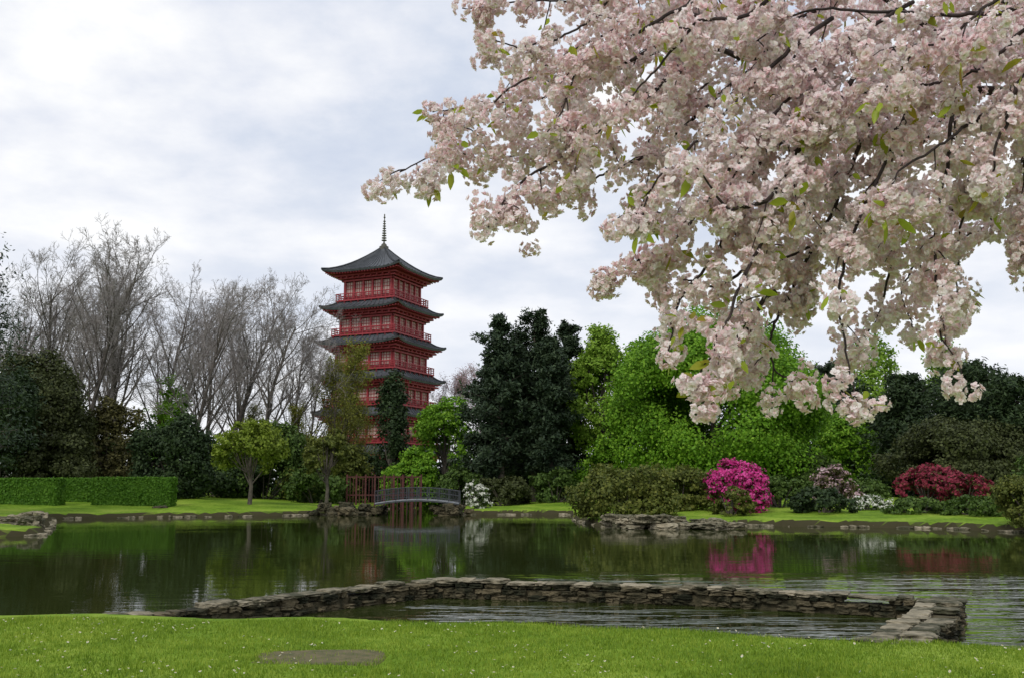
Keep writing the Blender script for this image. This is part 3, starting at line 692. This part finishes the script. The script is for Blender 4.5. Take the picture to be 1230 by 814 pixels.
ST=[
([(900,-40),(760,-5),(640,0),(560,8)],4.3,4.4),
([(880,-10),(720,45),(610,110),(540,170),(475,220)],4.3,4.0),
([(860,20),(740,85),(660,120),(600,135),(520,150)],4.5,4.4),
([(850,60),(740,140),(660,190),(600,200),(545,185)],4.2,4.6),
([(850,60),(740,150),(660,205),(610,250),(580,288)],4.0,3.9),
([(930,0),(830,40),(720,90),(650,100),(590,70)],4.6,4.8),
([(950,40),(850,130),(780,190),(720,225),(672,245)],4.4,4.3),
([(960,60),(880,190),(830,260),(770,300),(715,322)],4.0,3.9),
([(960,100),(880,210),(800,250),(760,235)],4.8,4.9),
([(1000,60),(900,210),(850,300),(800,360),(785,412)],3.8,3.7),
([(1050,60),(960,200),(900,320),(870,400),(845,460)],3.7,3.5),
([(1000,120),(930,260),(880,340),(830,350),(780,340)],4.3,4.4),
([(1060,100),(1000,250),(950,350),(930,420),(965,462)],4.0,3.9),
([(1100,110),(1020,300),(1010,400),(1030,492)],3.6,3.5),
([(1120,60),(1080,200),(1070,300),(1055,380),(1020,430)],4.3,4.5),
([(1160,60),(1130,200),(1120,300),(1125,380),(1135,432)],3.6,3.5),
([(1230,60),(1190,180),(1160,270),(1150,340),(1150,372)],4.1,4.3),
([(1270,80),(1225,200),(1220,270),(1228,320)],3.6,3.6),
([(1290,120),(1260,250),(1250,350)],3.9,3.9),
([(1000,-30),(850,-10),(760,40),(690,85),(650,160)],3.9,3.8),
([(1050,-10),(940,30),(860,90),(790,150),(770,190)],4.8,5.0),
([(1100,0),(1000,60),(940,130),(900,180),(870,250)],3.6,3.6),
([(1150,20),(1080,90),(1020,150),(980,230),(950,300)],4.6,4.8),
([(1200,30),(1150,120),(1100,170),(1050,250),(1040,310)],4.7,4.9),
([(1250,20),(1180,70),(1100,90),(1010,100),(950,140)],3.4,3.5),
([(1260,0),(1180,20),(1080,20),(980,20),(900,60)],3.5,3.7),
([(1270,60),(1200,130),(1160,160),(1100,200),(1080,260)],3.4,3.3),
([(1270,140),(1210,220),(1180,280),(1120,300)],4.4,4.6),
([(1240,-20),(1120,-10),(1000,-10),(900,10),(820,60)],4.6,4.6),
([(1260,-30),(1180,50),(1140,130),(1150,200),(1180,240)],3.8,3.8),
([(1270,100),(1190,130),(1110,140),(1040,150),(990,200)],4.9,5.1),
([(800,-40),(740,-20),(680,30),(620,50),(570,40)],4.0,3.9),
([(880,-60),(800,10),(770,60),(720,90),(700,150)],4.9,5.0),
([(1080,150),(1040,240),(990,290),(930,310),(890,290)],3.9,3.9),
([(1180,200),(1110,290),(1080,340),(1090,390)],4.8,4.8),
([(960,180),(920,240),(870,240),(830,200)],3.6,3.5),
([(930,350),(900,390),(880,420),(900,440)],3.8,3.8),
([(1280,30),(1220,110),(1200,170),(1190,230)],3.3,3.3),
([(1000,20),(920,90),(850,170),(800,220),(775,290)],3.7,3.6),
([(1280,-10),(1200,0),(1140,40),(1090,60),(1040,110)],3.3,3.3),
([(960,-30),(900,20),(840,30),(790,80),(740,130)],3.6,3.6),
]
for pix,d0,d1 in ST: strand(pix,d0,d1,r0=rng.uniform(0.007,0.012))
tx,ty=5.6,4.6; tg=h1(tx,ty)
tube(bark,spline([(tx,ty,tg-0.2),(tx-0.05,ty,tg+0.8),(tx-0.15,ty+0.05,tg+1.7),(tx-0.4,ty+0.05,tg+2.5)],16),np.linspace(0.34,0.20,16),14,0)
fork=np.array([tx-0.4,ty+0.05,tg+2.5])
limbs=[
[(1270,60),(1150,55),(1050,62),(960,50),(880,30),(780,5)],
[(1290,130),(1200,110),(1100,112),(1000,120),(960,60)],
[(1290,20),(1150,-20),(1020,-50),(900,-50),(780,-60)],
[(1290,90),(1230,75),(1160,60),(1110,30),(1050,-10)],
[(960,50),(900,70),(850,60),(780,110)],
[(1100,112),(1010,140),(940,170),(900,210)],
]
ds=[(4.2,4.2),(4.3,4.2),(4.4,4.6),(4.0,3.9),(4.2,4.1),(4.2,4.0)]
for k,(lm,(da,db)) in enumerate(zip(limbs,ds)):
    P=[W(px_,py_,da+(db-da)*j/(len(lm)-1)) for j,(px_,py_) in enumerate(lm)]
    if k<4:
        P=[fork,fork*0.5+P[0]*0.5+np.array([0,0,0.35+0.1*k])]+P
        C=spline(P,60); u_=np.linspace(0,1,60); tube(bark,C,0.10*(1-u_)**3+0.011,9,0)
        for q_ in range(20,60):
            if rng.random()<0.6: pom(C[q_]+rng.normal(0,0.06,3),rng.uniform(0.8,1.2))
            if rng.random()<0.3: pom(C[q_]+rng.normal(0,0.09,3),rng.uniform(0.8,1.2))
    else: C=spline(P,30); tube(bark,C,np.linspace(0.02,0.007,30),7,0)
for k in range(22):
    az=rng.uniform(-1.3,1.9); el=rng.uniform(0.25,0.9); L_=rng.uniform(1.6,3.0)
    dd=np.array([math.cos(az)*math.cos(el),math.sin(az)*math.cos(el),math.sin(el)])
    P=[fork,fork+dd*L_*0.5,fork+dd*L_,fork+dd*L_*1.3+np.array([0,0,-0.6])]
    C=spline(P,24); tube(bark,C,np.linspace(0.06,0.006,24),6,0)
    for q_ in range(8,24):
        for _ in range(2): pom(C[q_]+rng.normal(0,0.14,3),rng.uniform(0.8,1.2))
        if rng.random()<0.3: leaftuft(C[q_])
print('POMS',npom)
emp=bpy.data.objects.new('cherry_tree',None); scene.collection.objects.link(emp)
m,nt,N,L=newmat('cherry_petal')
g=N.new('ShaderNodeNewGeometry')
f=mathn(nt,'ADD',mathn(nt,'MULTIPLY',g.outputs['Random Per Island'],0.45),mathn(nt,'MULTIPLY',noise_n(nt,6,2),0.55))
col=ramp(nt,f,[(0.20,(0.87,0.60,0.63)),(0.42,(0.92,0.78,0.78)),(0.68,(0.94,0.895,0.885))])
dfm=N.new('ShaderNodeBsdfDiffuse'); L.new(col,dfm.inputs[0]); t=N.new('ShaderNodeBsdfTranslucent'); L.new(col,t.inputs['Color'])
mx=N.new('ShaderNodeMixShader'); mx.inputs[0].default_value=0.40; L.new(dfm.outputs[0],mx.inputs[1]); L.new(t.outputs[0],mx.inputs[2]); out(nt,mx.outputs[0])
blo.build('blossoms',[m],parent=emp)
bark.build('trunk_and_branches',[M['barkcherry']],smooth=True,parent=emp)
M['cleaf']=leafmat('cherry_leaf',(0.34,0.18,0.03),(0.34,0.41,0.04),(0.48,0.60,0.08),3,0.5,0.4)
lf.build('leaves',[M['cleaf']],smooth=True,parent=emp)
# ------------------------------------------------------------ sky & light
w=bpy.data.worlds.new('World'); scene.world=w; w.use_nodes=True; nt=w.node_tree; N=nt.nodes; L=nt.links
bg=N['Background']; bg.inputs['Strength'].default_value=0.1
sky=N.new('ShaderNodeTexSky'); sky.sky_type='NISHITA'; sky.sun_disc=False; sky.sun_elevation=rad(44); sky.sun_rotation=rad(205)
tc=N.new('ShaderNodeTexCoord'); sp=N.new('ShaderNodeSeparateXYZ'); L.new(tc.outputs['Generated'],sp.inputs[0])
den=mathn(nt,'ADD',mathn(nt,'MAXIMUM',sp.outputs['Z'],0.0),0.22)
cb=N.new('ShaderNodeCombineXYZ'); L.new(mathn(nt,'DIVIDE',sp.outputs['X'],den),cb.inputs[0]); L.new(mathn(nt,'DIVIDE',sp.outputs['Y'],den),cb.inputs[1])
n1=noise_n(nt,1.9,9,cb.outputs[0],0.55)
col=ramp(nt,n1,[(0.33,(5.6,6.4,8.1)),(0.44,(7.1,7.7,8.9)),(0.51,(8.6,8.9,9.7)),(0.62,(10.8,10.8,10.8))])
hz=N.new('ShaderNodeMapRange'); L.new(sp.outputs['Z'],hz.inputs[0]); hz.inputs[1].default_value=0.05; hz.inputs[2].default_value=0.38; hz.inputs[3].default_value=0.72; hz.inputs[4].default_value=0.0
mh=N.new('ShaderNodeMixRGB'); L.new(hz.outputs[0],mh.inputs[0]); L.new(col,mh.inputs[1]); mh.inputs[2].default_value=(10.0,10.1,10.5,1)
mx=N.new('ShaderNodeMixRGB'); mx.inputs[0].default_value=0.94; L.new(sky.outputs[0],mx.inputs[1]); L.new(mh.outputs[0],mx.inputs[2]); L.new(mx.outputs[0],bg.inputs['Color'])
sl=bpy.data.lights.new('sun','SUN'); sl.energy=1.5; sl.angle=rad(12); sl.color=(1,0.96,0.90); so=bpy.data.objects.new('sun',sl); scene.collection.objects.link(so)
az=rad(205); el=rad(44); sd_=Vector((math.sin(az)*math.cos(el),math.cos(az)*math.cos(el),math.sin(el)))
so.rotation_euler=sd_.to_track_quat('Z','Y').to_euler()
scene.view_settings.view_transform='Standard'; scene.view_settings.look='None'; scene.view_settings.exposure=0
cam=bpy.data.cameras.new('camera'); co=bpy.data.objects.new('camera',cam); scene.collection.objects.link(co)
cam.sensor_width=36; cam.lens=36*F/1230; cam.clip_end=6000; cam.clip_start=0.05
co.location=(0,0,CZ); co.rotation_euler=(math.pi/2+TH,0,0); scene.camera=co
